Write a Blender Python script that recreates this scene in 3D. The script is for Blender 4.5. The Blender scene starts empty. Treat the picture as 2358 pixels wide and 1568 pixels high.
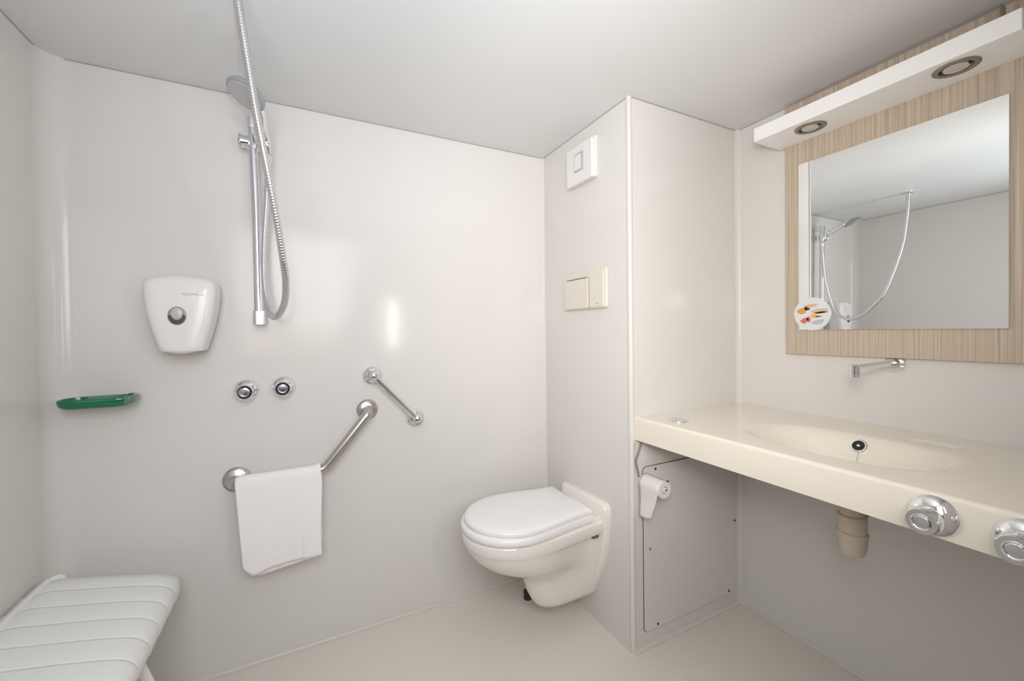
import bpy, bmesh, math, random
from mathutils import Vector, Matrix, noise
PI = math.pi
sc = bpy.context.scene
C = sc.collection
random.seed(4)

# ------------------------------------------------------------------ camera
yaw, pit, rol, F = 0.4620, -0.0115, -0.0120, 933.54
fwd = Vector((math.sin(yaw)*math.cos(pit), math.cos(yaw)*math.cos(pit), math.sin(pit)))
rt = Vector((math.cos(yaw), -math.sin(yaw), 0)); up = rt.cross(fwd)
R_ = rt*math.cos(rol) + up*math.sin(rol); U_ = -rt*math.sin(rol) + up*math.cos(rol)
cd = bpy.data.cameras.new('camera'); cam = bpy.data.objects.new('camera', cd); C.objects.link(cam)
M = Matrix.Identity(4)
for i in range(3):
    M[i][0] = R_[i]; M[i][1] = U_[i]; M[i][2] = -fwd[i]
M[2][3] = 1.2
cam.matrix_world = M
cd.sensor_width = 36; cd.lens = F*36/2358
cd.shift_x = (1179-1168.16)/2358; cd.shift_y = -(784-771.66)/2358
cd.clip_start = 0.01
sc.camera = cam

# ------------------------------------------------------------------ light
w = bpy.data.worlds.new('world'); sc.world = w; w.use_nodes = True
bg = w.node_tree.nodes['Background']; bg.inputs[0].default_value = (0.75, 0.85, 1, 1); bg.inputs[1].default_value = 0.05

def area(name, loc, direction, sx, sy, power, col, spread=150):
    l = bpy.data.lights.new(name, 'AREA'); l.shape = 'RECTANGLE'; l.size = sx; l.size_y = sy
    l.energy = power; l.color = col; l.spread = math.radians(spread)
    o = bpy.data.objects.new(name, l); C.objects.link(o); o.location = loc
    o.rotation_euler = Vector(direction).to_track_quat('-Z', 'Y').to_euler()
    return o
# added fill lights in the doorway the photographer stands in: one warm, one cool
area('doorway_warm_fill', (-0.08, -0.30, 1.52), (0.55, 1, 0), 0.8, 0.9, 8.3, (1.0, 0.84, 0.74))
area('doorway_cool_fill', (0.0, -0.12, 1.60), (0.45, 1, -0.4), 0.88, 0.72, 8.4, (0.78, 0.92, 1.08))
# added narrow light behind a slit beside the door, for thin wall highlights
area('slit_light', (0.655, -0.06, 1.27), (0, 1, 0), 0.045, 0.40, 3.0, (1.0, 0.97, 0.92), 180)
# the photographer's flash: one head bounced off the ceiling, one softened towards the pier
def flash(name, loc, tgt, deg, e, col, soft):
    s = bpy.data.lights.new(name, 'SPOT'); s.energy = e; s.spot_size = math.radians(deg); s.spot_blend = 0.9
    s.shadow_soft_size = soft; s.color = col
    so = bpy.data.objects.new(name, s); C.objects.link(so); so.location = loc
    so.rotation_euler = (Vector(tgt) - so.location).to_track_quat('-Z', 'Y').to_euler()
flash('bounce_flash', (0.02, 0.02, 1.36), (0.16, 0.60, 2.05), 104, 24.0, (0.70, 0.88, 1.06), 0.03)
flash('soft_flash', (0.05, 0.02, 1.40), (1.15, 1.08, 1.56), 90, 29.5, (1.0, 0.965, 0.91), 0.09)

vs = sc.view_settings
vs.view_transform = 'Standard'; vs.look = 'None'; vs.gamma = 1; vs.use_curve_mapping = False
vs.exposure = -0.08

# ------------------------------------------------------------------ materials
def srgb(r, g, b):
    f = lambda c: (c/255/12.92) if c/255 <= 0.04045 else ((c/255+0.055)/1.055)**2.4
    return (f(r), f(g), f(b), 1)
def mat(name, col, rough=0.4, metal=0.0, spec=0.5, coat=0.0, bump=None, var=None, trans=0.0, aniso=0):
    m = bpy.data.materials.new(name); m.use_nodes = True
    nt = m.node_tree; N = nt.nodes; L = nt.links; b = N['Principled BSDF']
    b.inputs['Base Color'].default_value = col; b.inputs['Roughness'].default_value = rough
    b.inputs['Metallic'].default_value = metal; b.inputs['Specular IOR Level'].default_value = spec
    b.inputs['Coat Weight'].default_value = coat; b.inputs['Coat Roughness'].default_value = 0.05
    b.inputs['Transmission Weight'].default_value = trans
    tc = N.new('ShaderNodeTexCoord')
    if var:   # (scale, amount)
        n = N.new('ShaderNodeTexNoise'); n.inputs['Scale'].default_value = var[0]; n.inputs['Detail'].default_value = 4
        L.new(tc.outputs['Object'], n.inputs['Vector'])
        mx = N.new('ShaderNodeMix'); mx.data_type = 'RGBA'
        mx.inputs[6].default_value = tuple(c*(1-var[1]) for c in col[:3])+(1,)
        mx.inputs[7].default_value = tuple(min(1, c*(1+var[1])) for c in col[:3])+(1,)
        L.new(n.outputs['Fac'], mx.inputs[0]); L.new(mx.outputs[2], b.inputs['Base Color'])
    if bump:  # (scale, strength, distance)
        n2 = N.new('ShaderNodeTexNoise'); n2.inputs['Scale'].default_value = bump[0]; n2.inputs['Detail'].default_value = 3
        L.new(tc.outputs['Object'], n2.inputs['Vector'])
        bp = N.new('ShaderNodeBump'); bp.inputs['Strength'].default_value = bump[1]; bp.inputs['Distance'].default_value = bump[2]
        L.new(n2.outputs['Fac'], bp.inputs['Height']); L.new(bp.outputs[0], b.inputs['Normal'])
    return m
WALL = mat('gloss_wall_laminate', srgb(227, 223, 218), 0.15, spec=0.30, var=(1.3, 0.012), bump=(2.2, 0.12, 0.01))
CEIL = mat('ceiling_panel', srgb(230, 229, 227), 0.45, spec=0.35, var=(0.9, 0.01))
FLOOR = mat('resin_floor', srgb(232, 225, 213), 0.35, spec=0.4, var=(60, 0.02), bump=(160, 0.15, 0.002))
TRIM = mat('sealant_trim', srgb(224, 217, 208), 0.3, var=(8, 0.03))
CORNER = mat('corner_profile', srgb(226, 221, 214), 0.32, spec=0.3)
SEAM = mat('dark_seam', srgb(120, 108, 95), 0.7)
PORC = mat('white_porcelain', srgb(244, 238, 230), 0.08, coat=0.5, var=(3, 0.006))
SEATP = mat('white_seat_plastic', srgb(249, 246, 244), 0.25)
WPL = mat('white_plastic', srgb(236, 233, 229), 0.22)
IVORY = mat('ivory_plastic', srgb(228, 222, 210), 0.28)
PGREY = mat('grey_window_plastic', srgb(150, 148, 150), 0.2)
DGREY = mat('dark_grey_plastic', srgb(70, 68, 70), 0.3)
LGREY = mat('pale_grey_plastic', srgb(190, 188, 188), 0.3)
CHROME = mat('chrome', (0.86, 0.86, 0.88, 1), 0.06, metal=1)
HOSE = mat('metal_hose', (0.74, 0.74, 0.77, 1), 0.2, metal=1)
STEEL = mat('brushed_steel', (0.58, 0.56, 0.53, 1), 0.3, metal=1, bump=(300, 0.05, 0.001))
RAILM = mat('satin_rail', (0.76, 0.77, 0.82, 1), 0.18, metal=1)
COUNTER = mat('cream_solid_surface', srgb(240, 232, 216), 0.16, coat=0.3, var=(4, 0.006))
TOWEL = mat('white_terry', srgb(250, 245, 244), 0.95, spec=0.1, bump=(260, 0.35, 0.004), var=(90, 0.02))
PAPER = mat('toilet_paper', srgb(236, 230, 226), 0.9, spec=0.1, bump=(120, 0.2, 0.002))
BLACK = mat('dark_hole', srgb(25, 22, 20), 0.5)
BROWN = mat('brown_bracket', srgb(130, 105, 85), 0.5)
TRAPM = mat('beige_pipe_plastic', srgb(206, 192, 176), 0.35)
SHOWSEAT = mat('shower_seat_plastic', srgb(240, 240, 236), 0.4, bump=(30, 0.05, 0.002))
MIRROR = mat('mirror_silver', (0.90, 0.915, 0.90, 1), 0.004, metal=1)
GLASSE = mat('mirror_edge', srgb(200, 210, 205), 0.2)
SHELFM = mat('white_lacquer', srgb(250, 249, 247), 0.3)
SHELFU = SHELFM
LENS = mat('lamp_glass', srgb(205, 202, 200), 0.15, spec=0.8)
NICKEL = mat('bronze_nickel', (0.36, 0.32, 0.28, 1), 0.35, metal=1)
PLATEH = mat('shower_head_grey', srgb(172, 176, 182), 0.25, metal=0.3)
GREEN = mat('translucent_green_plastic', srgb(0, 112, 76), 0.15, coat=0.4)
CLEAR = mat('smoky_clear_plastic', srgb(96, 128, 114), 0.15, coat=0.3)

def wood():
    m = bpy.data.materials.new('striped_wood_laminate'); m.use_nodes = True
    nt = m.node_tree; N = nt.nodes; L = nt.links; b = N['Principled BSDF']
    b.inputs['Roughness'].default_value = 0.5; b.inputs['Specular IOR Level'].default_value = 0.3
    tc = N.new('ShaderNodeTexCoord')
    mp = N.new('ShaderNodeMapping'); mp.inputs['Scale'].default_value = (1, 190, 1.6)
    L.new(tc.outputs['Object'], mp.inputs['Vector'])
    n = N.new('ShaderNodeTexNoise'); n.inputs['Scale'].default_value = 1; n.inputs['Detail'].default_value = 3; n.inputs['Roughness'].default_value = 0.65
    L.new(mp.outputs[0], n.inputs['Vector'])
    cr = N.new('ShaderNodeValToRGB'); e = cr.color_ramp.elements
    e[0].position = 0.30; e[0].color = srgb(172, 154, 136)
    e[1].position = 0.72; e[1].color = srgb(218, 203, 184)
    k = e.new(0.5); k.color = srgb(200, 183, 163)
    L.new(n.outputs['Fac'], cr.inputs[0]); L.new(cr.outputs[0], b.inputs['Base Color'])
    return m
WOOD = wood()

# ------------------------------------------------------------------ mesh helpers
def link(name, bm, m, parent=None, smooth=True, angle=35, bevel=0):
    """world-space bmesh -> object; top-level objects get their origin at the base of their bounds"""
    bmesh.ops.recalc_face_normals(bm, faces=bm.faces)
    me = bpy.data.meshes.new(name); bm.to_mesh(me); bm.free()
    if parent is not None:
        root = parent
        while root.parent: root = root.parent
        off = Vector(root['_o'])
    else:
        xs = [v.co for v in me.vertices]
        off = Vector((sum(v.x for v in xs)/len(xs), sum(v.y for v in xs)/len(xs), min(v.z for v in xs)))
    me.transform(Matrix.Translation(-off))
    for mm in (m if isinstance(m, (list, tuple)) else [m]): me.materials.append(mm)
    o = bpy.data.objects.new(name, me); C.objects.link(o)
    if parent is None: o.location = off; o['_o'] = list(off)
    else: o.parent = parent
    if smooth:
        me.shade_smooth()
        me.set_sharp_from_angle(angle=math.radians(angle))
    if bevel:
        md = o.modifiers.new('bevel', 'BEVEL'); md.width = bevel; md.segments = 3; md.limit_method = 'ANGLE'; md.angle_limit = math.radians(40)
        md.harden_normals = False
    return o
def thing(name, label, cat, loc, group=None):
    o = bpy.data.objects.new(name, None); C.objects.link(o); o.location = loc; o['_o'] = list(loc)
    o.empty_display_size = 0.05; o['label'] = label; o['category'] = cat
    if group: o['group'] = group
    return o
def tag(o, label, cat, group=None):
    o['label'] = label; o['category'] = cat
    if group: o['group'] = group
    return o
def struct(o): o['kind'] = 'structure'; return o
def box(bm, x0, x1, y0, y1, z0, z1):
    r = bmesh.ops.create_cube(bm, size=1)
    for v in r['verts']:
        v.co = Vector(((x0+x1)/2+v.co.x*(x1-x0), (y0+y1)/2+v.co.y*(y1-y0), (z0+z1)/2+v.co.z*(z1-z0)))
    return bm
def nb(): return bmesh.new()
def frame_for(d):
    d = Vector(d).normalized(); a = Vector((0, 0, 1)) if abs(d.z) < 0.9 else Vector((1, 0, 0))
    u = d.cross(a).normalized(); v = d.cross(u).normalized(); return d, u, v
def lathe(bm, o, d, prof, seg=40):
    """prof: (distance along d, radius)"""
    d, u, v = frame_for(d); o = Vector(o); rings = []
    for t, r in prof:
        if r < 1e-6: rings.append([bm.verts.new(o+d*t)])
        else: rings.append([bm.verts.new(o+d*t+(u*math.cos(2*PI*k/seg)+v*math.sin(2*PI*k/seg))*r) for k in range(seg)])
    for A, B in zip(rings[:-1], rings[1:]):
        if len(A) == 1 and len(B) == 1: continue
        for k in range(seg):
            k2 = (k+1) % seg
            if len(A) == 1: bm.faces.new((A[0], B[k], B[k2]))
            elif len(B) == 1: bm.faces.new((A[k], A[k2], B[0]))
            else: bm.faces.new((A[k], A[k2], B[k2], B[k]))
    for Rg in (rings[0], rings[-1]):
        if len(Rg) > 1: bm.faces.new(Rg)
    return bm
def smooth_path(pts, n=8):
    P = [Vector(p) for p in pts]; out = []
    Q = [P[0]*2-P[1]]+P+[P[-1]*2-P[-2]]
    for i in range(1, len(Q)-2):
        a, b, c, d = Q[i-1:i+3]
        for k in range(n):
            t = k/n
            out.append(0.5*((2*b)+(c-a)*t+(2*a-5*b+4*c-d)*t*t+(3*b-a-3*c+d)*t**3))
    out.append(P[-1]); return out
def tube(bm, path, r, seg=16, caps=True):
    P = [Vector(p) for p in path]; rings = []; u = None
    for i, p in enumerate(P):
        t = (P[min(i+1, len(P)-1)]-P[max(i-1, 0)]).normalized()
        if u is None: _, u, _v = frame_for(t)
        u = (u-t*u.dot(t)).normalized(); v = t.cross(u)
        rr = r(i/(len(P)-1), i) if callable(r) else r
        rings.append([bm.verts.new(p+(u*math.cos(2*PI*k/seg)+v*math.sin(2*PI*k/seg))*rr) for k in range(seg)])
    for A, B in zip(rings[:-1], rings[1:]):
        for k in range(seg):
            bm.faces.new((A[k], A[(k+1) % seg], B[(k+1) % seg], B[k]))
    if caps: bm.faces.new(rings[0]); bm.faces.new(rings[-1])
    return bm
def loft(bm, rings, cap0=True, cap1=True, closed=True):
    V = [[bm.verts.new(p) for p in r] for r in rings]; n = len(V[0])
    for A, B in zip(V[:-1], V[1:]):
        for k in range(n if closed else n-1):
            bm.faces.new((A[k], A[(k+1) % n], B[(k+1) % n], B[k]))
    if cap0: bm.faces.new(V[0])
    if cap1: bm.faces.new(V[-1])
    return V
def fillet(pts, r, n=5):
    """polyline with its inner corners rounded"""
    P = [Vector(p) for p in pts]; out = [P[0]]
    for i in range(1, len(P)-1):
        a = (P[i-1]-P[i]); b = (P[i+1]-P[i]); rr = min(r, a.length*0.49, b.length*0.49)
        A = P[i]+a.normalized()*rr; B = P[i]+b.normalized()*rr
        for k in range(n+1):
            t = k/n; out.append(A*(1-t)**2+P[i]*2*t*(1-t)+B*t*t)
    out.append(P[-1]); return out
def prism(bm, poly, d):
    """poly: list of 3D points, extruded by d"""
    A = [bm.verts.new(Vector(p)) for p in poly]; B = [bm.verts.new(Vector(p)+Vector(d)) for p in poly]
    n = len(A)
    bm.faces.new(A); bm.faces.new(B)
    for k in range(n): bm.faces.new((A[k], A[(k+1) % n], B[(k+1) % n], B[k]))
    return bm
def rrect(x0, x1, y0, y1, r, n=6):
    out = []
    for cx, cy, a0 in ((x1-r, y1-r, 0), (x0+r, y1-r, PI/2), (x0+r, y0+r, PI), (x1-r, y0+r, 1.5*PI)):
        for k in range(n+1):
            a = a0+k/n*PI/2; out.append((cx+r*math.cos(a), cy+r*math.sin(a)))
    return out

# ------------------------------------------------------------------ room
XL, XR, XP, Y0, YP, H = -0.6955, 1.6786, 1.0663, 1.7209, 1.1283, 2.0481
YB = -0.03     # inner face of the wall with the doorway
T = 0.05
struct(link('floor', box(nb(), XL-T, XR+T, YB-T, Y0+T, -T, 0), FLOOR))
struct(link('ceiling', box(nb(), XL-T, XR+T, YB-T, Y0+T, H, H+T), CEIL))
struct(link('wall_back', box(nb(), XL-T, XP, Y0, Y0+T, 0, H), WALL))
struct(link('wall_left', box(nb(), XL-T, XL, YB-T, Y0, 0, H), WALL))
struct(link('wall_right', box(nb(), XR, XR+T, YB-T, YP, 0, H), WALL))
struct(link('wall_toilet_pier', box(nb(), XP, XR+T, YP, Y0+T, 0, H), WALL, bevel=0))
# wall behind the photographer: doorway opening and an added slit for the narrow light
bm = nb()
DX0, DX1, WX0, WX1 = -0.45, 0.45, 0.63, 0.68
box(bm, XL, DX0, YB-T, YB, 0, H); box(bm, DX0, DX1, YB-T, YB, 1.98, H); box(bm, DX1, WX0, YB-T, YB, 0, H)
box(bm, WX0, WX1, YB-T, YB, 0, 1.06); box(bm, WX0, WX1, YB-T, YB, 1.48, H); box(bm, WX1, XR, YB-T, YB, 0, H)
struct(link('wall_front', bm, WALL))
bm = nb()
box(bm, DX0-0.03, DX0+0.015, YB-T-0.006, YB+0.006, 0, 2.0); box(bm, DX1-0.015, DX1+0.03, YB-T-0.006, YB+0.006, 0, 2.0)
box(bm, DX0+0.015, DX1-0.015, YB-T-0.006, YB+0.006, 1.965, 2.0)
struct(link('door_1', bm, SHELFM))
# rounded inner corner of left and back wall
bm = nb(); r = 0.062; ring = []
for z in (0, H):
    row = [Vector((XL-0.002, Y0+0.002, z)), Vector((XL-0.002, Y0-r, z))]
    for k in range(13):
        a = PI-k/12*PI/2
        row.append(Vector((XL+r+r*math.cos(a), Y0-r+r*math.sin(a), z)))
    row.append(Vector((XL+r, Y0+0.002, z)))
    ring.append(row)
loft(bm, ring)
struct(link('trim_1', bm, WALL, angle=60))
# slim corner profiles on the pier edge and inner corners
def vprofile(name, cx, cy, r, z0=0.0, z1=H):
    bm = nb(); lathe(bm, (cx, cy, z0), (0, 0, 1), [(0, r), (z1-z0, r)], 24); return struct(link(name, bm, CORNER, angle=60))
vprofile('trim_2', XP+0.006, YP+0.006, 0.0105)
bm = nb()
for (cx, cy, sx, sy) in ((XR, YP, -1, -1),):
    P = [(cx, cy), (cx+sx*0.016, cy), (cx+sx*0.010, cy+sy*0.003), (cx+sx*0.003, cy+sy*0.010), (cx, cy+sy*0.016)]
    prism(bm, [(a, b, 0) for a, b in P], (0, 0, H))
struct(link('trim_3', bm, CORNER, angle=60))
bm = nb(); P = [(XP, Y0), (XP-0.009, Y0), (XP-0.006, Y0-0.002), (XP-0.002, Y0-0.006), (XP, Y0-0.009)]
prism(bm, [(a, b, 0) for a, b in P], (0, 0, H)); struct(link('trim_4', bm, CORNER, angle=60))
# sealant coves at the floor
def cove(name, pts, n, size=0.010, h=0.012):
    """pts along the wall foot, n = direction into the room"""
    a, b = Vector(pts[0]), Vector(pts[1]); n = Vector(n)
    bm = nb()
    prof = [(0, 0), (size*1.5, 0), (size*1.5, 0.0035), (size*0.7, h*0.2), (size*0.2, h*0.6), (size*0.12, h), (0, h)]
    rings = [[p+n*q[0]+Vector((0, 0, q[1])) for q in prof] for p in (a, b)]
    loft(bm, rings); return struct(link(name, bm, TRIM, angle=60))
cove('baseboard_back', [(XL+0.06, Y0, 0), (XP, Y0, 0)], (0, -1, 0))
cove('baseboard_pier_side', [(XP, Y0, 0), (XP, YP, 0)], (-1, 0, 0), 0.004, 0.008)
cove('baseboard_pier_front', [(XP, YP, 0), (XR, YP, 0)], (0, -1, 0), 0.010, 0.014)
cove('baseboard_right', [(XR, YP, 0), (XR, YB, 0)], (-1, 0, 0))
cove('baseboard_left', [(XL, Y0-0.06, 0), (XL, YB, 0)], (1, 0, 0))
# thin shadow joint between walls and ceiling
bm = nb()
box(bm, XL, XP, Y0-0.002, Y0, H-0.003, H); box(bm, XP-0.002, XP, YP, Y0, H-0.003, H)
box(bm, XP, XR, YP-0.002, YP, H-0.003, H); box(bm, XR-0.002, XR, YB, YP, H-0.003, H); box(bm, XL, XL+0.002, YB, Y0, H-0.003, H)
struct(link('trim_5', bm, mat('joint_grey', srgb(176, 172, 168), 0.6), smooth=False))

# ------------------------------------------------------------------ shower: rail, handset, hose
RX, RY = -0.147, Y0-0.058
t = thing('shower_rail', 'chrome vertical riser rail on the back wall that carries the shower handset', 'shower rail', (RX, Y0-0.03, 1.22))
bm = nb(); tube(bm, [(RX-0.008, RY, 1.945), (RX, RY, 1.60), (RX+0.003, RY, 1.232)], 0.0142, 24); link('rail', bm, RAILM, t)
bm = nb(); poly = rrect(RX-0.0145, RX+0.022, RY-0.016, Y0, 0.010)
prism(bm, [(a, b, 1.230) for a, b in poly], (0, 0, 0.05)); link('wall_bracket', bm, RAILM, t, bevel=0.002)
bm = nb(); poly = rrect(RX-0.021, RX+0.005, RY-0.0145, Y0, 0.008)
prism(bm, [(a, b, 1.915) for a, b in poly], (0, 0, 0.035)); link('wall_bracket', bm, RAILM, t, bevel=0.002)
SZ = 1.862
bm = nb(); lathe(bm, (RX-0.004, RY, SZ-0.026), (0, 0, 1), [(0, 0.016), (0.003, 0.019), (0.049, 0.019), (0.052, 0.016)], 28)
lathe(bm, (RX+0.008, RY-0.006, SZ), (1, -0.35, 0), [(0, 0.013), (0.012, 0.014), (0.016, 0.012)], 24)
sl = link('slider', bm, CHROME, t)
bm = nb(); lathe(bm, (RX-0.012, RY, SZ+0.002), (-1, 0, 0), [(0, 0.012), (0.006, 0.019), (0.024, 0.021), (0.029, 0.021), (0.031, 0.025), (0.035, 0.0245)], 32)
link('slider_knob', bm, CHROME, sl)
# handset: bottom of the handle near the slider cup, head towards the room
HB = Vector((-0.1075, RY-0.024, 1.828)); HH = Vector((-0.146, 1.475, 1.929))
t = thing('shower_handset', 'grey round shower handset hanging in the slider of the riser rail', 'shower head', tuple(HB))
path = smooth_path([HB, HB+Vector((-0.004, -0.025, 0.048)), (-0.116, 1.575, 1.888), (-0.120, 1.53, 1.914), (-0.131, 1.50, 1.929), (-0.141, 1.485, 1.937)], 8)
bm = nb(); tube(bm, path, lambda s, i: 0.0105+0.005*math.sin(s*PI*0.5)+(0.002 if s < .12 else 0), 20); link('handle', bm, CHROME, t)
hd = Vector((-0.43, -0.24, -0.87)).normalized()
bm = nb(); lathe(bm, HH+Vector((0, 0, 0.014)), hd, [(-0.012, 0.0), (-0.011, 0.022), (-0.004, 0.043), (0.006, 0.054), (0.012, 0.056), (0.017, 0.054), (0.019, 0.05)], 48); hb = link('head', bm, PLATEH, t)
bm = nb(); lathe(bm, HH+Vector((0, 0, 0.014)), hd, [(0.018, 0.048), (0.021, 0.047), (0.0215, 0.0)], 48)
for a in range(3):
    for k in range(6+6*a):
        q = 2*PI*k/(6+6*a); d_, u_, v_ = frame_for(hd)
        c_ = HH+Vector((0, 0, 0.014))+hd*0.021+(u_*math.cos(q)+v_*math.sin(q))*(0.012+0.013*a)
        lathe(bm, c_, hd, [(0, 0.0022), (0.002, 0.0016)], 6)
link('spray_face', bm, LGREY, t)
# hose: from the ceiling, down in a loop by the wall, up to the handset
FX = Vector((-0.137, 1.176, H))
hp = smooth_path([FX+Vector((0, 0, -0.012)), (-0.1335, 1.174, 2.007), (-0.124, 1.174, 1.927), (-0.114, 1.178, 1.849), (-0.104, 1.183, 1.769), (-0.092, 1.193, 1.689),
   (-0.0765, 1.213, 1.59), (-0.061, 1.240, 1.486), (-0.051, 1.270, 1.398), (-0.047, 1.309, 1.344), (-0.054, 1.365, 1.288), (-0.078, 1.44, 1.252), (-0.100, 1.51, 1.262),
   (-0.114, 1.565, 1.31), (-0.123, 1.60, 1.40), (-0.122, 1.627, 1.52), (-0.116, 1.636, 1.62), (-0.110, 1.640, 1.72), HB+Vector((0.001, 0.003, -0.034)), HB+Vector((0, 0.002, -0.018))], 26)
# resample evenly and rib the sleeve
L_ = [0]
for a, b in zip(hp[:-1], hp[1:]): L_.append(L_[-1]+(b-a).length)
tot = L_[-1]; n = int(tot/0.0024); ev = []; j = 0
for i in range(n+1):
    sdist = tot*i/n
    while j < len(L_)-2 and L_[j+1] < sdist: j += 1
    f = (sdist-L_[j])/max(1e-9, L_[j+1]-L_[j]); ev.append(hp[j].lerp(hp[j+1], f))
t = thing('shower_hose', 'ribbed metal shower hose hanging from the ceiling and looping up to the handset', 'hose', tuple(HB))
bm = nb(); tube(bm, ev, lambda s, i: 0.0098 if i % 3 else 0.0082, 14); link('ribbed_sleeve', bm, HOSE, t, angle=80)
bm = nb(); lathe(bm, HB+Vector((0.0, 0.002, -0.018)), (0, 0, 1), [(-0.022, 0.010), (-0.018, 0.0118), (0.008, 0.0118), (0.010, 0.010)], 20); link('end_nut', bm, CHROME, t)
bm = nb(); lathe(bm, FX, (0, 0, -1), [(0, 0.030), (0.004, 0.030), (0.008, 0.024), (0.010, 0.014), (0.028, 0.012), (0.03, 0.009)], 32); link('ceiling_flange', bm, CHROME, t)

# ------------------------------------------------------------------ towel/soap dispenser
def disp_outline(t):   # t 0..1 bottom to top -> half-width offsets
    return None
t = thing('paper_dispenser', 'white tapered plastic dispenser with a round grey window high on the back wall', 'dispenser', (-0.355, Y0, 1.14))
DC = -0.352
def drow(y, grow, top_drop):
    """outline in x,z at depth y"""
    P = []
    zb, zt = 1.147, 1.392
    # up the right side
    for k in range(13):
        s_ = k/12; z = zb+(1.345-zb)*s_
        hw = 0.056+0.038*math.sin(s_*PI/2*0.98)
        P.append((DC+hw+grow, z))
    for k in range(1, 12):     # over the top
        a = k/12*PI
        hw = 0.094+grow; cx = DC+hw*math.cos(a)*(1.0); z = 1.345+(zt-top_drop-1.345)*(math.sin(a)**0.55)
        P.append((cx, z))
    for k in range(12, -1, -1):
        s_ = k/12; z = zb+(1.345-zb)*s_
        hw = 0.056+0.038*math.sin(s_*PI/2*0.98)
        P.append((DC-hw-grow, z))
    for k in range(1, 10):     # wavy bottom
        s_ = k/10; x = DC-0.056-grow+(0.112+2*grow)*s_
        P.append((x, zb-0.010*math.sin(s_*PI)**2))
    return [Vector((a, y, b)) for a, b in P]
bm = nb(); loft(bm, [drow(Y0, -0.002, 0.004), drow(1.672, 0.0, 0.0)]); link('back_tray', bm, LGREY, t, bevel=0)
bm = nb(); rings = [drow(1.674, 0.0, 0.0), drow(1.63, 0.0, 0.001), drow(1.612, -0.001, 0.006), drow(1.600, -0.006, 0.014), drow(1.594, -0.014, 0.024), drow(1.591, -0.026, 0.036), drow(1.590, -0.045, 0.06)]
def shrink_bottom(rings):
    for i, r in enumerate(rings[3:]):
        for p in r:
            p.z = max(p.z, 1.137+0.004*(i+1)) if p.z < 1.2 else p.z
shrink_bottom(rings); loft(bm, rings); link('cover', bm, WPL, t, angle=50)
WC = Vector((-0.357, 1.5905, 1.258))
bm = nb(); lathe(bm, WC, (0, -1, 0), [(0, 0.0235), (0.002, 0.0235), (0.0035, 0.021), (0.0035, 0.0195)], 40); [setattr(v.co, 'z', WC.z+(v.co.z-WC.z)*1.22) for v in bm.verts]; lk = link('lock_window', bm, PGREY, t)
bm = nb(); lathe(bm, WC+Vector((0, -0.0034, 0.0055)), (0, -1, 0), [(0, 0.0150), (0.002, 0.0150), (0.003, 0.0130), (0.003, 0)], 30); [setattr(v.co, 'z', WC.z+(v.co.z-WC.z)*1.22) for v in bm.verts]; link('lock_disc', bm, LGREY, lk)
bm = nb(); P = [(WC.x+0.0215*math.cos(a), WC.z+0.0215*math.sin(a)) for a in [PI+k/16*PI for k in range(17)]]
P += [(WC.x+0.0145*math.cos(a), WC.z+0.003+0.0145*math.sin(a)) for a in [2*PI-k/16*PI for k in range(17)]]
prism(bm, [(a, WC.y-0.0036, b) for a, b in P], (0, -0.0008, 0)); [setattr(v.co, 'z', WC.z+(v.co.z-WC.z)*1.22) for v in bm.verts]; link('lock_crescent', bm, DGREY, lk)  # dark grey crescent over the lower half of the lock window
def text(name, s, size, loc, rot, m, parent, ext=0.0003):
    cu = bpy.data.curves.new(name, 'FONT'); cu.body = s; cu.size = size; cu.extrude = ext; cu.align_x = 'CENTER'; cu.align_y = 'CENTER'; cu.shear = 0.2
    to = bpy.data.objects.new('tmp', cu); C.objects.link(to)
    bpy.context.view_layer.update()
    me = bpy.data.meshes.new_from_object(to.evaluated_get(bpy.context.evaluated_depsgraph_get()))
    bpy.data.objects.remove(to)
    me.transform(Matrix.Translation(Vector(loc)) @ rot.to_4x4())
    b = nb(); b.from_mesh(me); return link(name, b, m, parent, smooth=False)
text('lettering', 'AQUARIUS', 0.0115, (-0.318, 1.5903, 1.326), Matrix.Rotation(PI/2, 3, 'X') @ Matrix.Rotation(-0.03, 3, 'Z'), LGREY, t)

# ------------------------------------------------------------------ soap dish
t = thing('soap_dish', 'green oval plastic soap dish fixed to the back wall beside the left corner', 'soap dish', (-0.565, Y0, 0.985))
def soap_ring(dx, dy, z, n=56):
    P = []
    for k in range(n):
        a = 2*PI*k/n; ca, sa = math.cos(a), math.sin(a)
        e = 0.55
        x = -0.567+(0.087+dx)*math.copysign(abs(ca)**e, ca); y = 1.662+(0.047+dy)*math.copysign(abs(sa)**e, sa)
        P.append(Vector((x, y, z)))
    return P
bm = nb(); rings = [soap_ring(-0.030, -0.020, 0.982), soap_ring(-0.012, -0.008, 0.984), soap_ring(-0.003, -0.002, 0.992), soap_ring(0, 0, 1.003), soap_ring(0, 0, 1.009), soap_ring(-0.002, -0.002, 1.011), soap_ring(-0.005, -0.005, 1.010), soap_ring(-0.007, -0.007, 1.000), soap_ring(-0.014, -0.011, 0.990), soap_ring(-0.034, -0.024, 0.988)]
loft(bm, rings); link('tray', bm, GREEN, t, angle=60)
bm = nb(); box(bm, -0.610, -0.524, 1.706, Y0, 0.986, 1.006); link('wall_mount', bm, GREEN, t, bevel=0.003)
bm = nb(); rings = []
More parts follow.
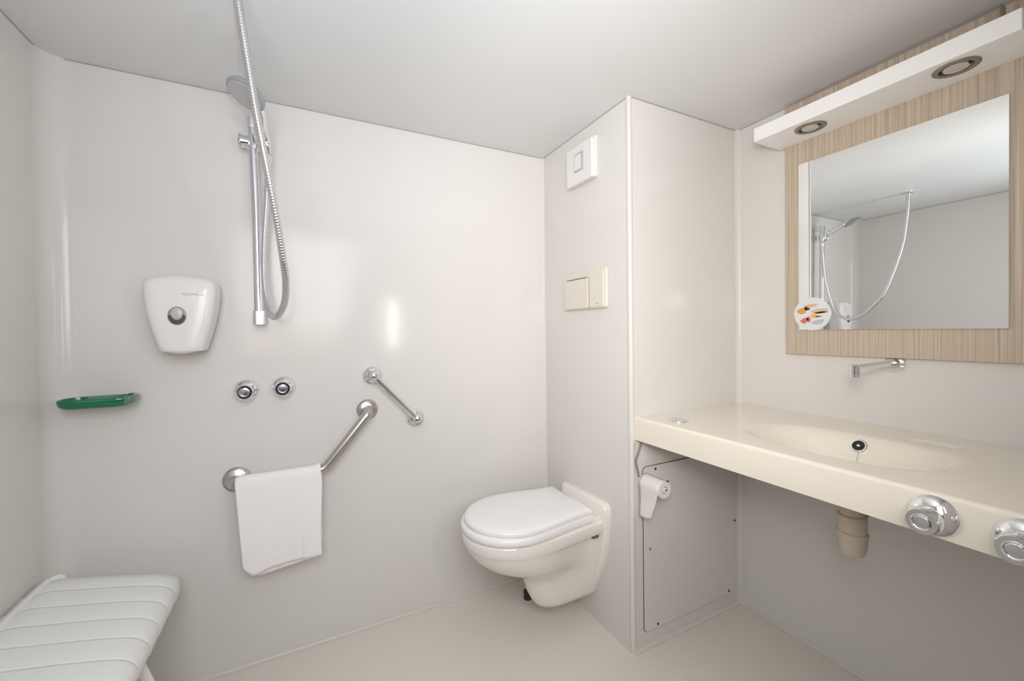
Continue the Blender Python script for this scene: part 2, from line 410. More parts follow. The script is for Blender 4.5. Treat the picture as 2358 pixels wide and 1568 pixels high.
for k in range(15):
    a = -PI/2*0.55+k/14*PI*0.60; ca, sa = math.cos(a), math.sin(a)
    cx = -0.567+0.0885*math.copysign(abs(ca)**0.55, ca); cy = 1.662+0.0485*math.copysign(abs(sa)**0.55, sa)
    d = Vector((ca, sa*0.6, 0)).normalized(); c = Vector((cx, cy, 0))
    rings.append([c+Vector((0, 0, .990)), c+d*0.003+Vector((0, 0, .996)), c+d*0.003+Vector((0, 0, 1.010)), c+Vector((0, 0, 1.0145)), c-d*0.008+Vector((0, 0, 1.0135)), c-d*0.008+Vector((0, 0, 1.0105)), c-d*.0005+Vector((0, 0, 1.0105))])
loft(bm, rings); link('clear_end_lip', bm, CLEAR, t, angle=60)['label'] = 'smoky clear lip at the right end'

# ------------------------------------------------------------------ shower valve knobs (wall)
def valve(x, z, label, d=(0, -1, 0), o=None, group=None, k=1.0):
    o = Vector((x, Y0, z)) if o is None else Vector(o)
    t = thing('valve_knob', label, 'tap knob', tuple(o), group)
    pr = lambda L: [(a*k, b*k) for a, b in L]
    bm = nb(); lathe(bm, o, d, pr([(0, 0.034), (0.004, 0.036), (0.010, 0.034), (0.017, 0.028), (0.022, 0.019), (0.023, 0.016)]), 48); link('wall_rose', bm, CHROME, t)
    bm = nb(); lathe(bm, o, d, pr([(0.022, 0.016), (0.028, 0.016), (0.029, 0.021), (0.033, 0.0225), (0.035, 0.0205), (0.037, 0.0205), (0.039, 0.0235), (0.056, 0.0225), (0.0585, 0.021), (0.0585, 0.0165)]), 48); kn = link('knob', bm, CHROME, t)
    bm = nb(); lathe(bm, o, d, pr([(0.0583, 0.0168), (0.0575, 0.0160), (0.0575, 0.0148), (0.0598, 0.0140), (0.0603, 0.0125), (0.0592, 0.0112), (0.0606, 0.0098), (0.0612, 0.0)]), 40); link('cap', bm, CHROME if d[0] else RAILM, kn)
    return t
valve(-0.192, 0.997, 'left round chrome valve knob below the riser rail on the back wall', k=1.1)
valve(-0.076, 1.001, 'right round chrome valve knob below the riser rail on the back wall', k=1.1)

# ------------------------------------------------------------------ grab bars
def flange(bm, p, r, ring):
    lathe(bm, p, (0, -1, 0), [(0, r), (0.006, r), (0.010, r*0.93), (0.015, r*0.74), (0.017, r*0.45), (0.018, ring)], 48)
BY = Y0-0.062
t = thing('grab_bar', 'brushed steel angled grab bar on the back wall with the towel over it', 'grab bar', (0, Y0, 0.66))
A0, A1 = Vector((-0.226, Y0, 0.682)), Vector((0.219, Y0, 0.888))
pts = [A0+Vector((0, -0.01, 0)), Vector((-0.226, BY, 0.684)), Vector((0.055, BY, 0.688)), Vector((0.219, BY, 0.888)), A1+Vector((0, -0.01, 0))]
bm = nb(); tube(bm, fillet(pts, 0.028, 9), 0.0180, 28); link('bar', bm, STEEL, t)
bm = nb(); flange(bm, A0, 0.044, 0.018); link('flange', bm, STEEL, t)
bm = nb(); flange(bm, A1, 0.041, 0.018); link('flange', bm, STEEL, t)
t = thing('towel_rail', 'short polished chrome diagonal rail on the back wall above the steel grab bar', 'towel rail', (0.32, Y0, 0.80))
B0, B1 = Vector((0.240, Y0, 1.026)), Vector((0.411, Y0, 0.837)); dy = Vector((0, -0.052, 0))
dr = (B1-B0).normalized()
bm = nb(); tube(bm, [B0+dy-dr*0.012, B1+dy+dr*0.012], 0.0115, 24); link('bar', bm, CHROME, t)
for B in (B0, B1):
    bm = nb(); lathe(bm, B, (0, -1, 0), [(0, 0.035), (0.006, 0.037), (0.014, 0.035), (0.020, 0.028), (0.024, 0.020), (0.036, 0.017), (0.05, 0.0185), (0.062, 0.017), (0.067, 0.011), (0.069, 0)], 44)
    link('end_mount', bm, CHROME, t)

# ------------------------------------------------------------------ towel over the bar
def towel():
    bm = nb(); NX = 60
    x0, x1 = -0.222, 0.043
    # path over the bar: back hem -> over -> front hem
    Rr = 0.0225; zc = 0.686
    prof = []
    zbF, zbB = 0.383, 0.40
    for k in range(30): prof.append((BY+Rr, zbB+(zc-zbB)*k/30, 'b', 1-k/30))
    for k in range(13):
        a = k/12*PI; prof.append((BY+Rr*math.cos(a), zc+Rr*math.sin(a), 't', 0))
    for k in range(1, 31): prof.append((BY-Rr, zc-(zc-zbF)*k/30, 'f', k/30))
    rows = []
    for (y, z, s, d) in prof:
        row = []
        for i in range(NX+1):
            u = i/NX; x = x0+(x1-x0)*u
            zz = z; yy = y
            # left edge drifts right on the way down, hem droops at the left
            if s == 'f':
                x += (0.020*d*(1-u)**3) + 0.003*math.sin(d*5+1)*(u > .95)
                zz -= 0.012*d*math.exp(-((u-0.17)/0.16)**2)-0.022*d*max(0, (0.14-u)/0.14)
                zz += 0.006*d*u
                yy -= 0.010*d+0.004*d*math.sin(u*7+0.6)+0.002*math.sin(u*17+d*6)*d
                yy += 0.003*math.exp(-((u-0.72-0.03*d)/0.03)**2)*max(0, (d-.6)/.4)
            elif s == 'b':
                x += 0.004*d-0.006*d*(1-u)
                zz += 0.004*math.sin(u*9)*d
                yy += 0.006*d
            elif s == 't':
                zz += 0.006*max(0, (u-0.88)/0.12)
            if y > BY: x = max(x, -0.222+0.040*min(1, (y-BY)/0.015))
            zz += 0.004*math.exp(-((u)/0.03)**2)*(-1 if s == 't' else 0)
            nz = noise.noise(Vector((x*9, zz*9, 3.1 if s == 'f' else 8)))
            yy += nz*0.0025*(d if s != 't' else 0.1)
            row.append(Vector((x, yy, zz)))
        rows.append(row)
    V = [[bm.verts.new(p) for p in r] for r in rows]
    for A, B in zip(V[:-1], V[1:]):
        for k in range(NX): bm.faces.new((A[k], A[k+1], B[k+1], B[k]))
    o = link('hand_towel', bm, TOWEL, None, angle=80)
    md = o.modifiers.new('thickness', 'SOLIDIFY'); md.thickness = 0.0035; md.offset = 0
    return o
to = towel(); tag(to, 'white terry hand towel folded over the horizontal part of the steel grab bar', 'towel')
# inner folded layer peeking at the lower left
bm = nb(); V = []
for j in range(25):
    v = j/24; z = 0.58-(0.58-0.360)*v; row = []
    for i in range(30):
        u = i/29; x = -0.214+0.035*v*(1-u)**2+(0.2555)*u-0.010*v*u
        y = BY-0.0185-0.0060*v-0.002*math.sin(u*6)*v
        zz = z+(0.018*max(0, (0.12-u)/0.12)+0.020*u**1.0)*v
        row.append(bm.verts.new((x, y, zz)))
    V.append(row)
for A, B in zip(V[:-1], V[1:]):
    for k in range(29): bm.faces.new((A[k], A[k+1], B[k+1], B[k]))
o = link('inner_fold', bm, TOWEL, to, angle=80); md = o.modifiers.new('thickness', 'SOLIDIFY'); md.thickness = 0.003; md.offset = 0

# ------------------------------------------------------------------ toilet
TC = 1.410
def slice_(xf, w, b, z, xb=XP, n=28, e=0.40, c=TC, pw=2.0, sb=1.0):
    """closed outline: near back corner -> front -> far back corner. xf front, w widest half-width, b half-width at the back"""
    L = xb-xf; P = []
    def W(s):
        if s < e: return w*(1-(1-s/e)**pw)**(1/pw)
        q = (s-e)/(1-e); q = q*q*(3-2*q); return w+(b-w)*q
    ss = [1-k/n for k in range(n)]
    ss = [1-(k/n) for k in range(n)]
    ss = [s_ for s_ in ss if s_ > e] + [e*(1-math.sin(k/16*PI/2)) for k in range(0, 17)]
    near = [(xf+L*s_, -W(s_)) for s_ in ss]
    far = [(x, -y) for x, y in near[:-1]][::-1]
    return [Vector((x, c+y, z)) for x, y in near+far]
t = thing('toilet', 'white wall-hung toilet with its lid closed on the side of the pier', 'toilet', (XP, TC, 0.07))
bm = nb()
xp = XP-0.002
rings = [
 slice_(0.838, 0.050, 0.050, 0.092, xb=xp), slice_(0.812, 0.068, 0.062, 0.099, xb=xp), slice_(0.798, 0.076, 0.070, 0.118, xb=xp), slice_(0.778, 0.083, 0.086, 0.158, xb=xp),
 slice_(0.764, 0.090, 0.098, 0.205, xb=xp), slice_(0.745, 0.097, 0.106, 0.240, xb=xp), slice_(0.705, 0.112, 0.108, 0.262, xb=xp), slice_(0.645, 0.134, 0.108, 0.286, xb=xp), slice_(0.590, 0.152, 0.110, 0.314, xb=xp),
 slice_(0.553, 0.166, 0.112, 0.346, xb=xp), slice_(0.533, 0.174, 0.114, 0.374, xb=xp), slice_(0.526, 0.177, 0.122, 0.390, xb=xp), slice_(0.522, 0.180, 0.150, 0.397, xb=xp), slice_(0.517, 0.1825, 0.156, 0.404, xb=xp),
 slice_(0.514, 0.185, 0.157, 0.432, xb=xp), slice_(0.517, 0.183, 0.156, 0.440, xb=xp), slice_(0.530, 0.172, 0.148, 0.444, xb=xp)]
# make the flanks of the lower body pinch in behind the trap
for r in rings[:12]:
    for p in r:
        s_ = (p.x-0.78)/(XP-0.78)
        if 0 < s_ < 1:
            k = math.sin(s_*PI)**1.2*0.10*min(1, max(0, (0.40-p.z)/0.15))
            p.y = TC+(p.y-TC)*(1-k)
loft(bm, rings)
bowl = link('bowl', bm, PORC, t, angle=55)
# mounting back plate, rounded and narrowing to the bottom
bm = nb(); pl = []
prof = [(0.098, 0.022), (0.104, 0.040), (0.120, 0.055), (0.150, 0.072), (0.20, 0.097), (0.28, 0.127), (0.36, 0.145), (0.44, 0.153), (0.485, 0.154), (0.503, 0.147), (0.509, 0.135)]
def plate(x, g):
    near = [Vector((x, TC-0.012-hw+g, z)) for z, hw in prof]
    far = [Vector((x, TC-0.012+hw-g, z)) for z, hw in prof[::-1]]
    P = near+far
    c = Vector((x, TC, 0.29))
    return [p if g == 0 else Vector((x, p.y, c.z+(p.z-c.z)*(1-g*3.0))) for p in P]
loft(bm, [plate(XP, 0), plate(XP-0.020, 0), plate(XP-0.027, 0.003), plate(XP-0.031, 0.008)])
link('mounting_plate', bm, PORC, t, angle=50)
# raised deck behind the lid
bm = nb(); prism(bm, [(a, b, 0.438) for a, b in rrect(0.965, XP-0.01, TC-0.140, TC+0.135, 0.02)], (0, 0, 0.018)); link('hinge_deck', bm, PORC, t, bevel=0.006)
# seat ring and lid
bm = nb(); XB = 0.994
loft(bm, [slice_(0.518, 0.181, 0.146, 0.4465, xb=XB), slice_(0.512, 0.186, 0.150, 0.453, xb=XB), slice_(0.512, 0.186, 0.150, 0.468, xb=XB), slice_(0.518, 0.182, 0.147, 0.474, xb=XB)]); link('seat', bm, SEATP, t, angle=50)
bm = nb()
loft(bm, [slice_(0.530, 0.172, 0.138, 0.4745, xb=XB), slice_(0.525, 0.176, 0.141, 0.479, xb=XB), slice_(0.525, 0.176, 0.141, 0.488, xb=XB), slice_(0.530, 0.172, 0.138, 0.4945, xb=XB-0.002), slice_(0.550, 0.157, 0.126, 0.498, xb=XB-0.02), slice_(0.625, 0.105, 0.09, 0.5005, xb=XB-0.06)])
lid = link('lid', bm, SEATP, t, angle=50)
for yy in (TC-0.085, TC+0.085):
    bm = nb(); lathe(bm, (1.006, yy-0.018, 0.468), (0, 1, 0), [(0, 0.009), (0.002, 0.011), (0.034, 0.011), (0.036, 0.009)], 20); link('hinge', bm, SEATP, t)
bm = nb(); box(bm, 1.008, 1.036, TC-0.128, TC-0.100, 0.368, 0.396); link('side_bracket', bm, BROWN, t, bevel=0.002)['label'] = 'brown fixing bracket under the rim'
bm = nb(); lathe(bm, (0.812, TC+0.058, 0.115), (0, 0, -1), [(0, 0.018), (0.03, 0.018), (0.032, 0.012)], 20); link('drain_boss', bm, BLACK, t)['label'] = 'dark rubber cap under the trap'

# ------------------------------------------------------------------ flush plate
t = thing('flush_plate', 'ivory two-button flush plate on the side of the pier above the toilet', 'flush plate', (XP, 1.39, 1.27))
bm = nb(); prism(bm, [(XP, a, b) for a, b in rrect(1.245, 1.535, 1.285, 1.448, 0.010)], (-0.014, 0, 0)); link('frame', bm, IVORY, t, bevel=0.004)
bm = nb(); prism(bm, [(XP-0.012, a, b) for a, b in rrect(1.352, 1.505, 1.290, 1.414, 0.004)], (-0.008, 0, 0)); lb = link('flush_button', bm, IVORY, t, bevel=0.002)
bm = nb(); prism(bm, [(XP-0.012, a, b) for a, b in rrect(1.257, 1.346, 1.290, 1.436, 0.004)], (-0.006, 0, 0)); rb = link('flush_button', bm, IVORY, t, bevel=0.002)
bm = nb(); box(bm, XP-0.0205, XP-0.0195, 1.356, 1.500, 1.4145, 1.4175); link('finger_slot', bm, SEAM, t, smooth=False)
bm = nb(); box(bm, XP-0.0152, XP-0.0140, 1.3465, 1.3515, 1.288, 1.414); link('button_gap', bm, mat('gap_grey', srgb(170, 160, 148), 0.6), t, smooth=False)
bm = nb(); box(bm, XP-0.0188, XP-0.0178, 1.285, 1.305, 1.303, 1.307); link('logo_mark', bm, LGREY, rb, smooth=False)

# ------------------------------------------------------------------ extractor vent
t = thing('extractor_vent', 'white square ventilation cover near the ceiling on the side of the pier', 'vent', (XP, 1.38, 1.81))
bm = nb(); prism(bm, [(XP, a, b) for a, b in rrect(1.304, 1.494, 1.818, 1.984, 0.006)], (-0.014, 0, 0)); link('base_frame', bm, WPL, t, bevel=0.002)
bm = nb(); prism(bm, [(XP-0.013, a, b) for a, b in rrect(1.300, 1.472, 1.813, 1.970, 0.006)], (-0.022, 0, 0)); link('cover', bm, WPL, t, bevel=0.003)
bm = nb(); prism(bm, [(XP-0.0345, a, b) for a, b in rrect(1.352, 1.412, 1.860, 1.936, 0.003)], (-0.004, 0, 0)); link('humidity_sensor', bm, LGREY, t, bevel=0.001)
bm = nb(); prism(bm, [(XP-0.038, a, b) for a, b in rrect(1.366, 1.408, 1.868, 1.928, 0.003)], (-0.002, 0, 0)); link('sensor_cover', bm, WPL, t, bevel=0.0006)

# ------------------------------------------------------------------ access panel on the pier front, screws
t = thing('access_panel', 'screwed rectangular access panel under the counter on the front of the pier', 'panel', (1.38, YP, 0.06))
bm = nb(); prism(bm, [(a, YP, b) for a, b in rrect(1.118, 1.655, 0.058, 0.684, 0.018)], (0, -0.0025, 0)); link('panel_gap', bm, SEAM, t, smooth=False)
bm = nb(); prism(bm, [(a, YP-0.0015, b) for a, b in rrect(1.1205, 1.6525, 0.0605, 0.6815, 0.016)], (0, -0.0035, 0)); link('panel_board', bm, WALL, t, bevel=0.001)
for x, z in ((1.180, 0.669), (1.244, 0.609), (1.643, 0.370), (1.603, 0.076), (1.187, 0.074), (1.150, 0.370)):
    bm = nb(); lathe(bm, (x, YP-0.005, z), (0, -1, 0), [(0, 0.0048), (0.001, 0.0046), (0.002, 0.003), (0.002, 0)], 16); link('screw', bm, BLACK if x != 1.150 else BROWN, t)
# upper strip panel
o = link('upper_panel', box(nb(), 1.120, 1.655, YP-0.003, YP, 0.700, 0.786), WALL, bevel=0.0008)
tag(o, 'narrow panel strip directly under the counter above the access panel on the pier', 'panel')
bm = nb(); tube(bm, fillet([(1.108, 1.117, 0.788), (1.104, 1.119, 0.772), (1.077, 1.119, 0.715), (1.093, 1.119, 0.655)], 0.008, 5), 0.0032, 10)
tag(link('cable', bm, mat('grey_cable', srgb(140, 128, 112), 0.5)), 'thin bent grey cable on the pier between the counter underside and the paper roll', 'cable')

# ------------------------------------------------------------------ toilet paper
RXc, RZc = 1.120, 0.633
t = thing('toilet_paper_holder', 'small plastic paper roll holder screwed to the pier front under the counter', 'paper holder', (RXc, YP, 0.60))
bm = nb(); lathe(bm, (RXc, YP, RZc), (0, -1, 0), [(0, 0.020), (0.004, 0.020), (0.005, 0.010), (0.108, 0.010), (0.109, 0.0085), (0.104, 0.0075)], 28); link('spindle', bm, WPL, t)
bm = nb(); box(bm, RXc-0.002, RXc+0.006, YP-0.1095, YP-0.1080, RZc-0.002, RZc+0.003); link('spindle_mark', bm, SEAM, t, smooth=False)
t = thing('toilet_paper_roll', 'nearly used white toilet paper roll with its sheet hanging down under the counter', 'toilet paper', (RXc, YP-0.06, 0.59))
bm = nb(); RR = 0.030; ro = []
for q, r in ((0.013, 0.012), (0.013, RR-0.001), (0.0145, RR), (0.1035, RR), (0.105, RR-0.001), (0.105, 0.012)):
    ro.append([Vector((RXc+r*math.cos(2*PI*k/40), YP-q, RZc+r*math.sin(2*PI*k/40))) for k in range(40)])
ro.append(ro[0]); loft(bm, ro, False, False); link('roll', bm, PAPER, t)
bm = nb(); rows = []
for j in range(22):
    v = j/21
    if v < 0.3:
        a = PI*0.45+v/0.3*PI*0.55; x = RXc+(RR+0.0012)*math.cos(a); z = RZc+(RR+0.0012)*math.sin(a); k = 0
    else:
        k = (v-0.3)/0.7; x = RXc-(RR+0.0012)+0.004*k+0.003*math.sin(k*4); z = RZc-0.118*k
    row = []
    for i in range(10):
        u = i/9; y0 = YP-0.014; y1 = YP-0.104+0.040*k
        row.append(Vector((x+0.004*u*k, y0+(y1-y0)*u, z-0.006*k*math.sin(u*PI)+0.008*k*u)))
    rows.append(row)
V = [[bm.verts.new(p) for p in r] for r in rows]
for A, B in zip(V[:-1], V[1:]):
    for k in range(9): bm.faces.new((A[k], A[k+1], B[k+1], B[k]))
o = link('hanging_sheet', bm, PAPER, t, angle=80); md = o.modifiers.new('thickness', 'SOLIDIFY'); md.thickness = 0.0012; md.offset = 1

# ------------------------------------------------------------------ washbasin counter
CT, CB, CX = 0.876, 0.791, 1.083
BCX, BCY, BA, BB = 1.325, 0.600, 0.160, 0.240   # basin centre, half sizes (x, y)
def ctop(x, y):
    u = (x-BCX)/BA; v = (y-BCY)/BB
    r = (abs(u)**2.5+abs(v)**2.3)**(1/2.4)
    z = CT
    if r < 1.03:
        q = max(0, min(1, (1.03-r)/0.62)); q = q*q*(3-2*q); z -= 0.098*q
    u2 = (x-1.535)/0.030; v2 = (y-0.475)/0.065; r2 = math.sqrt(u2*u2+v2*v2)
    if r2 < 1: z -= 0.005*min(1, (1-r2)*3.0)
    return z
t = thing('washbasin_counter', 'cream solid washbasin counter with a moulded oval basin along the right wall', 'washbasin', (1.38, 0.55, CB))
bm = nb(); NX_, NY_ = 110, 210; y_a, y_b = YB, YP; er = 0.010
xs = [CX+er+(XR-CX-er)*i/NX_ for i in range(NX_+1)]; ys = [y_a+(y_b-y_a)*j/NY_ for j in range(NY_+1)]
edge = [(CX+er-er*math.sin(a), CT-er+er*math.cos(a)) for a in [PI/2*(1-k/6) for k in range(6)]]
cols = [(CX+0.03, CB), (CX, CB)] + edge
V = []
for y in ys:
    row = [bm.verts.new((x, y, z)) for x, z in cols] + [bm.verts.new((x, y, ctop(x, y))) for x in xs]
    V.append(row)
for A, B in zip(V[:-1], V[1:]):
    for k in range(len(A)-1): bm.faces.new((A[k], A[k+1], B[k+1], B[k]))
link('counter_top', bm, COUNTER, t, angle=50)
bm = nb(); box(bm, CX+0.03, CX+0.045, y_a, y_b, CB, CT-0.012); box(bm, CX+0.045, XR, YP-0.015, YP, CB+0.01, CT-0.01)
link('underside_rib', bm, COUNTER, t, smooth=False)
# underside of the bowl
bm = nb(); rr = []
for z, g in ((CT-0.02, 1.12), (CT-0.06, 1.0), (CT-0.100, 0.66), (CT-0.106, 0.2)):
    rr.append([Vector((BCX+BA*g*math.cos(2*PI*k/48), BCY+BB*g*math.sin(2*PI*k/48), z)) for k in range(48)])
loft(bm, rr, False, True); link('basin_underside', bm, COUNTER, t, angle=60)
bm = nb(); box(bm, CX+0.045, XR, y_a, BCY-BB*1.14, CB+0.04, CB+0.045); link('underside_board', bm, COUNTER, t, smooth=False)
bm = nb(); box(bm, CX+0.045, XR, BCY+BB*1.14, YP-0.015, CB+0.04, CB+0.045); link('underside_board', bm, COUNTER, t, smooth=False)
# overflow set in the rear slope
def surf(x, y):
    e = 0.002; z = ctop(x, y); n = Vector((-(ctop(x+e, y)-ctop(x-e, y))/(2*e), -(ctop(x, y+e)-ctop(x, y-e))/(2*e), 1)).normalized()
    return Vector((x, y, z)), n
# overflow and drain
p_, n_ = surf(1.455, 0.606)
p_ = p_+Vector((0, 0, 0.0))
bm = nb(); lathe(bm, p_, n_, [(-0.004, 0.021), (0.002, 0.021), (0.0045, 0.0185), (0.004, 0.0155), (0.001, 0.0150)], 36); ov = link('overflow_ring', bm, CHROME, t)
bm = nb(); lathe(bm, p_, n_, [(0.0005, 0.0152), (0.0016, 0.0150), (0.0016, 0)], 30); link('overflow_hole', bm, BLACK, ov)
bm = nb(); lathe(bm, p_, n_, [(0.001, 0.004), (0.005, 0.004), (0.006, 0.002)], 14); d_, u_, v_ = frame_for(n_); box(bm, p_.x-0.003, p_.x+0.003, p_.y-0.0012, p_.y+0.0012, p_.z-0.002, p_.z+0.006); link('overflow_pin', bm, CHROME, ov)
ch = []
for k in range(20):
    x = 1.443-0.045*k/19; q, nn = surf(x, 0.602-0.006*k/19); ch.append(q+nn*0.0022)
bm = nb(); tube(bm, ch, lambda s_, i: 0.0016 if i % 2 else 0.001, 8); link('reflection_line', bm, CHROME, t)  # beaded chrome line in place of a thin reflection below the overflow
q, nn = surf(BCX, BCY)
bm = nb(); lathe(bm, q, nn, [(-0.003, 0.030), (0.002, 0.030), (0.003, 0.026), (0.001, 0.022), (0.0005, 0.0)], 36); link('drain', bm, CHROME, t)
# round inset at the left end
tC = thing('counter_grommet', 'flat round chrome cover set in the counter top beside the pier', 'cover', (1.168, 1.010, CT))
bm = nb(); lathe(bm, (1.172, 1.010, CT), (0, 0, 1), [(0, 0.036), (0.0022, 0.0355), (0.003, 0.033), (0.0022, 0.0305)], 44); link('rim', bm, CHROME, tC)
bm = nb(); lathe(bm, (1.172, 1.010, CT), (0, 0, 1), [(0, 0.031), (0.0024, 0.030), (0.0026, 0.0)], 40); link('disc', bm, RAILM, tC)
# tap knobs on the counter front
valve(0, 0, 'large round chrome tap knob on the counter front, the one fully in view', d=(-1, 0, 0), o=(CX, 0.331, 0.834), k=1.06)
valve(0, 0, 'round chrome tap knob on the counter front cut by the right edge of the photo', d=(-1, 0, 0), o=(CX, 0.219, 0.834), k=1.06)
# trap
t = thing('basin_trap', 'beige plastic bottle trap hanging under the washbasin counter', 'drain trap', (1.36, 0.578, 0.56))
tc_ = (1.350, 0.578)
bm = nb(); lathe(bm, (tc_[0], tc_[1], 0.768), (0, 0, -1), [(0, 0.024), (0.041, 0.024), (0.044, 0.032), (0.058, 0.033), (0.060, 0.029), (0.091, 0.028)], 40); link('collar', bm, TRAPM, t)
bm = nb(); lathe(bm, (tc_[0], tc_[1], 0.680), (0, 0, -1), [(0, 0.029), (0.003, 0.0335), (0.047, 0.0335), (0.049, 0.0325)], 40); link('body', bm, TRAPM, t)
bm = nb(); lathe(bm, (tc_[0], tc_[1], 0.632), (0, 0, -1), [(0, 0.0355), (0.006, 0.0365), (0.010, 0.035), (0.035, 0.033), (0.056, 0.029), (0.062, 0.025), (0.064, 0.0)], 40); link('bottle_cup', bm, TRAPM, t)
bm = nb(); tube(bm, [(tc_[0]+0.03, tc_[1], 0.685), (XR, tc_[1], 0.70)], 0.019, 20); lathe(bm, (tc_[0]+0.03, tc_[1], 0.6855), (1, 0, 0.03), [(0, 0.026), (0.028, 0.026), (0.030, 0.021)], 24); link('outlet_pipe', bm, TRAPM, t)

# ------------------------------------------------------------------ wall spout
t = thing('wall_spout', 'chrome swivel water spout on the right wall under the mirror panel', 'tap', (XR, 0.600, 1.06))
SY, SZp = 0.604, 1.080
bm = nb(); lathe(bm, (XR, SY, SZp), (-1, 0, 0), [(0, 0.026), (0.004, 0.027), (0.008, 0.025), (0.012, 0.017), (0.030, 0.0165), (0.032, 0.015)], 36); link('wall_rose', bm, CHROME, t)
bm = nb(); tube(bm, fillet([(XR-0.025, SY, SZp), (XR-0.05, SY, SZp+0.002), (1.43, SY+0.001, 1.0795)], 0.01, 4), 0.0088, 20); link('arm', bm, CHROME, t)
bm = nb(); lathe(bm, (1.428, SY+0.001, 1.089), (0, 0, -1), [(0, 0.011), (0.002, 0.0135), (0.030, 0.0135), (0.031, 0.0125), (0.036, 0.0125), (0.036, 0.009)], 28); link('outlet', bm, CHROME, t)

# ------------------------------------------------------------------ mirror panel, mirror, sticker
PX = XR-0.018
PY0, PY1 = 0.315, 0.922
tag(link('mirror_panel', box(nb(), PX, XR, PY0, PY1, 1.098, 2.037), WOOD, bevel=0.0008), 'light striped wood-look backing panel behind the mirror on the right wall', 'panel')
t = thing('wall_mirror', 'frameless rectangular mirror on the striped wood panel above the counter', 'mirror', (PX, 0.62, 1.19))
MX = XR-0.0245
bm = nb(); box(bm, MX+0.0012, PX, 0.3663, 0.8716, 1.1895, 1.803); link('backing', bm, GLASSE, t, smooth=False)
bm = nb(); box(bm, MX, MX+0.0012, 0.3663, 0.8716, 1.1895, 1.803); link('mirror_glass', bm, MIRROR, t, smooth=False)
SC = Vector((MX-0.0006, 0.828, 1.247))
t = thing('round_sticker', 'round white picture sticker with orange and pink motifs in the lower left mirror corner', 'sticker', tuple(SC))
bm = nb(); lathe(bm, SC+Vector((0.0006, 0, 0)), (-1, 0, 0), [(0, 0.060), (0.0012, 0.060), (0.0012, 0)], 56); st = link('disc', bm, mat('sticker_white', srgb(232, 232, 234), 0.35), t)
cols_ = {'orange': srgb(225, 165, 90), 'sand': srgb(222, 190, 150), 'pink': srgb(214, 120, 110), 'yellow': srgb(238, 190, 90), 'grey': srgb(190, 196, 206), 'brown': srgb(120, 90, 60)}
cm = {k: mat('print_'+k, v, 0.4, var=(120, 0.08)) for k, v in cols_.items()}
# motifs: (offset towards the right of the picture, up, half-width, half-height, tilt, colour)
for a, b, ww, hh, an, c in ((-0.004, 0.030, 0.022, 0.007, 0.1, 'sand'), (-0.032, 0.012, 0.018, 0.010, 0.2, 'orange'), (-0.016, 0.020, 0.010, 0.006, -0.5, 'brown'), (0.024, 0.010, 0.027, 0.007, 0.15, 'sand'), (0.030, 0.004, 0.022, 0.003, 0.1, 'brown'),
                            (0.008, -0.008, 0.012, 0.008, 0, 'yellow'), (0.022, -0.010, 0.011, 0.002, 0.1, 'brown'), (-0.024, -0.024, 0.014, 0.009, 0.3, 'pink'), (-0.010, -0.020, 0.006, 0.012, 0.3, 'pink'), (0.020, -0.030, 0.020, 0.008, 0.3, 'grey')):
    bm = nb(); P = []
    for k in range(24):
        q = 2*PI*k/24; e = ww*math.cos(q)*(1+0.12*math.sin(3*q)); f = hh*math.sin(q)*(1+0.15*math.cos(2*q+a*90))
        P.append(Vector((SC.x-0.0006, SC.y-(a+e*math.cos(an)-f*math.sin(an)), SC.z+b+e*math.sin(an)+f*math.cos(an))))
    prism(bm, P, (-0.0004, 0, 0)); link('printed_motif', bm, cm[c], st, smooth=False)

# ------------------------------------------------------------------ light shelf with two spots
SX0, SZ0, SZ1 = 1.500, 1.886, 1.936
t = thing('light_shelf', 'white lacquered light shelf jutting out above the mirror', 'shelf', (PX, 0.63, SZ0))
link('board', box(nb(), SX0, PX, 0.313, 0.942, SZ0, SZ1), SHELFM, t, bevel=0.0012)
link('end_bracket', box(nb(), PX-0.035, PX-0.005, 0.372, 0.376, SZ1, 2.030), NICKEL, t)
for i, (x, y, lab) in enumerate(((1.566, 0.787, 'round recessed spotlight under the light shelf, the far one nearer the pier'), (1.562, 0.437, 'round recessed spotlight under the light shelf, the near larger-looking one'))):
    t = thing('recessed_spotlight', lab, 'spotlight', (x, y, SZ0-0.004))
    bm = nb(); rr = []
    for z, r in ((SZ0+0.001, 0.0455), (SZ0-0.002, 0.0455), (SZ0-0.0038, 0.043), (SZ0-0.0038, 0.034), (SZ0-0.0022, 0.032), (SZ0+0.001, 0.0315)):
        rr.append([Vector((x+r*math.cos(2*PI*k/48), y+r*math.sin(2*PI*k/48), z)) for k in range(48)])
    loft(bm, rr, False, False); link('ring', bm, NICKEL, t, angle=40)
    bm = nb(); lathe(bm, (x, y, SZ0+0.0005), (0, 0, -1), [(0, 0.032), (0.001, 0.031), (0.001, 0.0)], 40); link('recess', bm, NICKEL, t)
    bm = nb(); lathe(bm, (x, y, SZ0), (0, 0, -1), [(0, 0.025), (0.003, 0.025), (0.0045, 0.022), (0.0035, 0.018), (0.003, 0.009), (0.0042, 0.007), (0.0046, 0.0)], 40); bl = link('bulb', bm, LENS, t)
    for s_ in (-1, 1):
        bm = nb(); box(bm, x-0.006, x+0.006, y+s_*0.029-0.005, y+s_*0.029+0.005, SZ0-0.0036, SZ0); link('clip', bm, BLACK, t, smooth=False)

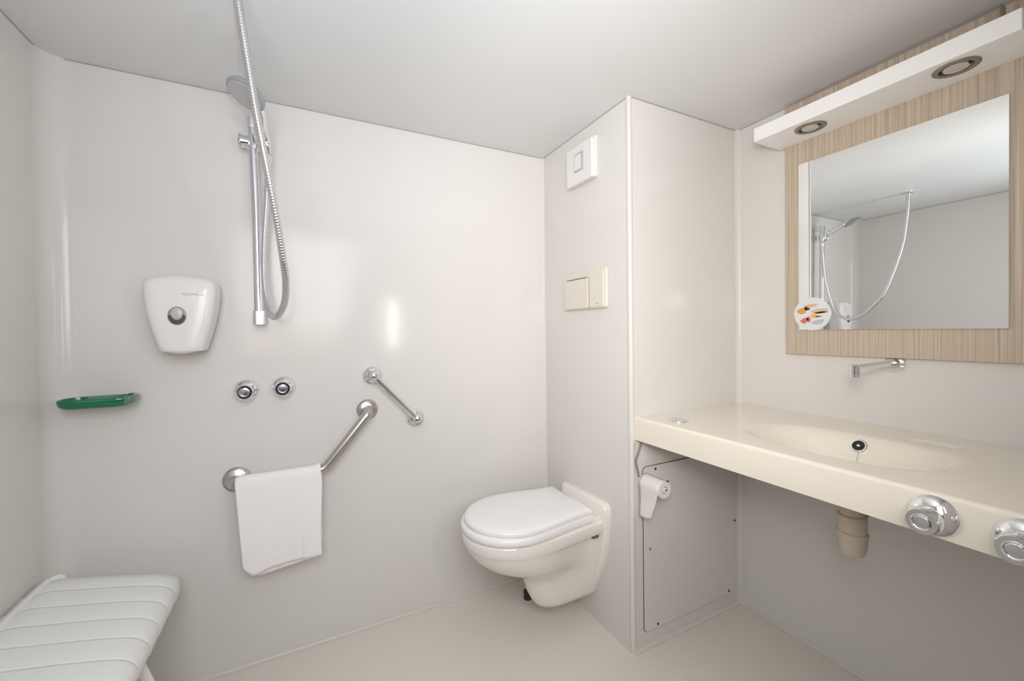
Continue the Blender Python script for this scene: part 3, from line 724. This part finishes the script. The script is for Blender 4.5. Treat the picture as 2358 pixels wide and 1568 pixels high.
# ------------------------------------------------------------------ folding shower seat
t = thing('shower_bench', 'white slatted plastic fold-down shower seat on the left wall', 'shower seat', (-0.53, 1.36, 0.0))
def spx(x):     # height of the seat surface along x
    pts = [(-0.690, 0.498), (-0.640, 0.500), (-0.588, 0.490), (-0.491, 0.470), (-0.430, 0.455), (-0.395, 0.443), (-0.375, 0.428), (-0.366, 0.410), (-0.366, 0.388)]
    return pts
sp = [Vector((a, 0, b)) for a, b in spx(0)]
sp = smooth_path(sp, 5)
y_hi = 1.628; pitch = 0.0765
bm = nb()
rows = []
for i in range(8):
    ya = y_hi-pitch*i; yb = ya-pitch
    g = 0.0055
    for yy, dz in ((ya-0.0005, -0.0055), (ya-0.004, 0.0014), (ya-0.012, 0.0024), ((ya+yb)/2, 0.0), (yb+0.008, -0.0004), (yb+0.003, -0.0024)):
        rows.append((yy, dz))
V = []
for idx, (yy, dz) in enumerate(rows):
    far = max(0, 1-(y_hi-yy)/0.022); near = max(0, 1-(yy-(y_hi-8*pitch))/0.022)
    e = max(far, near); row = []
    for k, p in enumerate(sp):
        s_ = k/(len(sp)-1)
        q = p+Vector((-0.02*e*e*(s_ > 0.75)*(s_-0.75)*4, 0, dz-0.012*e*e))
        row.append(Vector((q.x, yy, q.z)))
    V.append(row)
Vt = [[bm.verts.new(p) for p in r] for r in V]
for A, B in zip(Vt[:-1], Vt[1:]):
    for k in range(len(sp)-1): bm.faces.new((A[k], A[k+1], B[k+1], B[k]))
o = link('seat_slats', bm, SHOWSEAT, t, angle=60); md = o.modifiers.new('thickness', 'SOLIDIFY'); md.thickness = 0.014; md.offset = 0 if False else -1
bm = nb(); tube(bm, fillet([(-0.672, 1.02, 0.500), (-0.672, 1.622, 0.497), (-0.650, 1.638, 0.497), (-0.638, 1.622, 0.490)], 0.018, 6), 0.009, 18); link('hinge_tube', bm, SHOWSEAT, t)
for yy in (1.12, 1.54):
    bm = nb(); box(bm, XL, -0.66, yy-0.022, yy+0.022, 0.435, 0.495); link('wall_hinge', bm, SHOWSEAT, t, bevel=0.004)
bm = nb(); tube(bm, [(-0.40, 1.06, 0.402), (-0.40, 1.60, 0.402)], 0.010, 16); link('cross_tube', bm, SHOWSEAT, t)
for yy in (1.345, 1.10):
    bm = nb(); tube(bm, [(-0.412, yy, 0.405), (-0.285, yy+0.005, 0.012)], 0.0125, 20); lg = link('leg', bm, SHOWSEAT, t)
    bm = nb(); lathe(bm, (-0.285, yy+0.005, 0.0), (-0.33, 0, 0.94), [(0, 0.018), (0.02, 0.017), (0.03, 0.0145)], 24)
    for v in bm.verts: v.co.z = max(v.co.z, 0.0)
    link('rubber_foot', bm, LGREY, lg)

for o in list(bpy.data.objects):
    if '_o' in o: del o['_o']
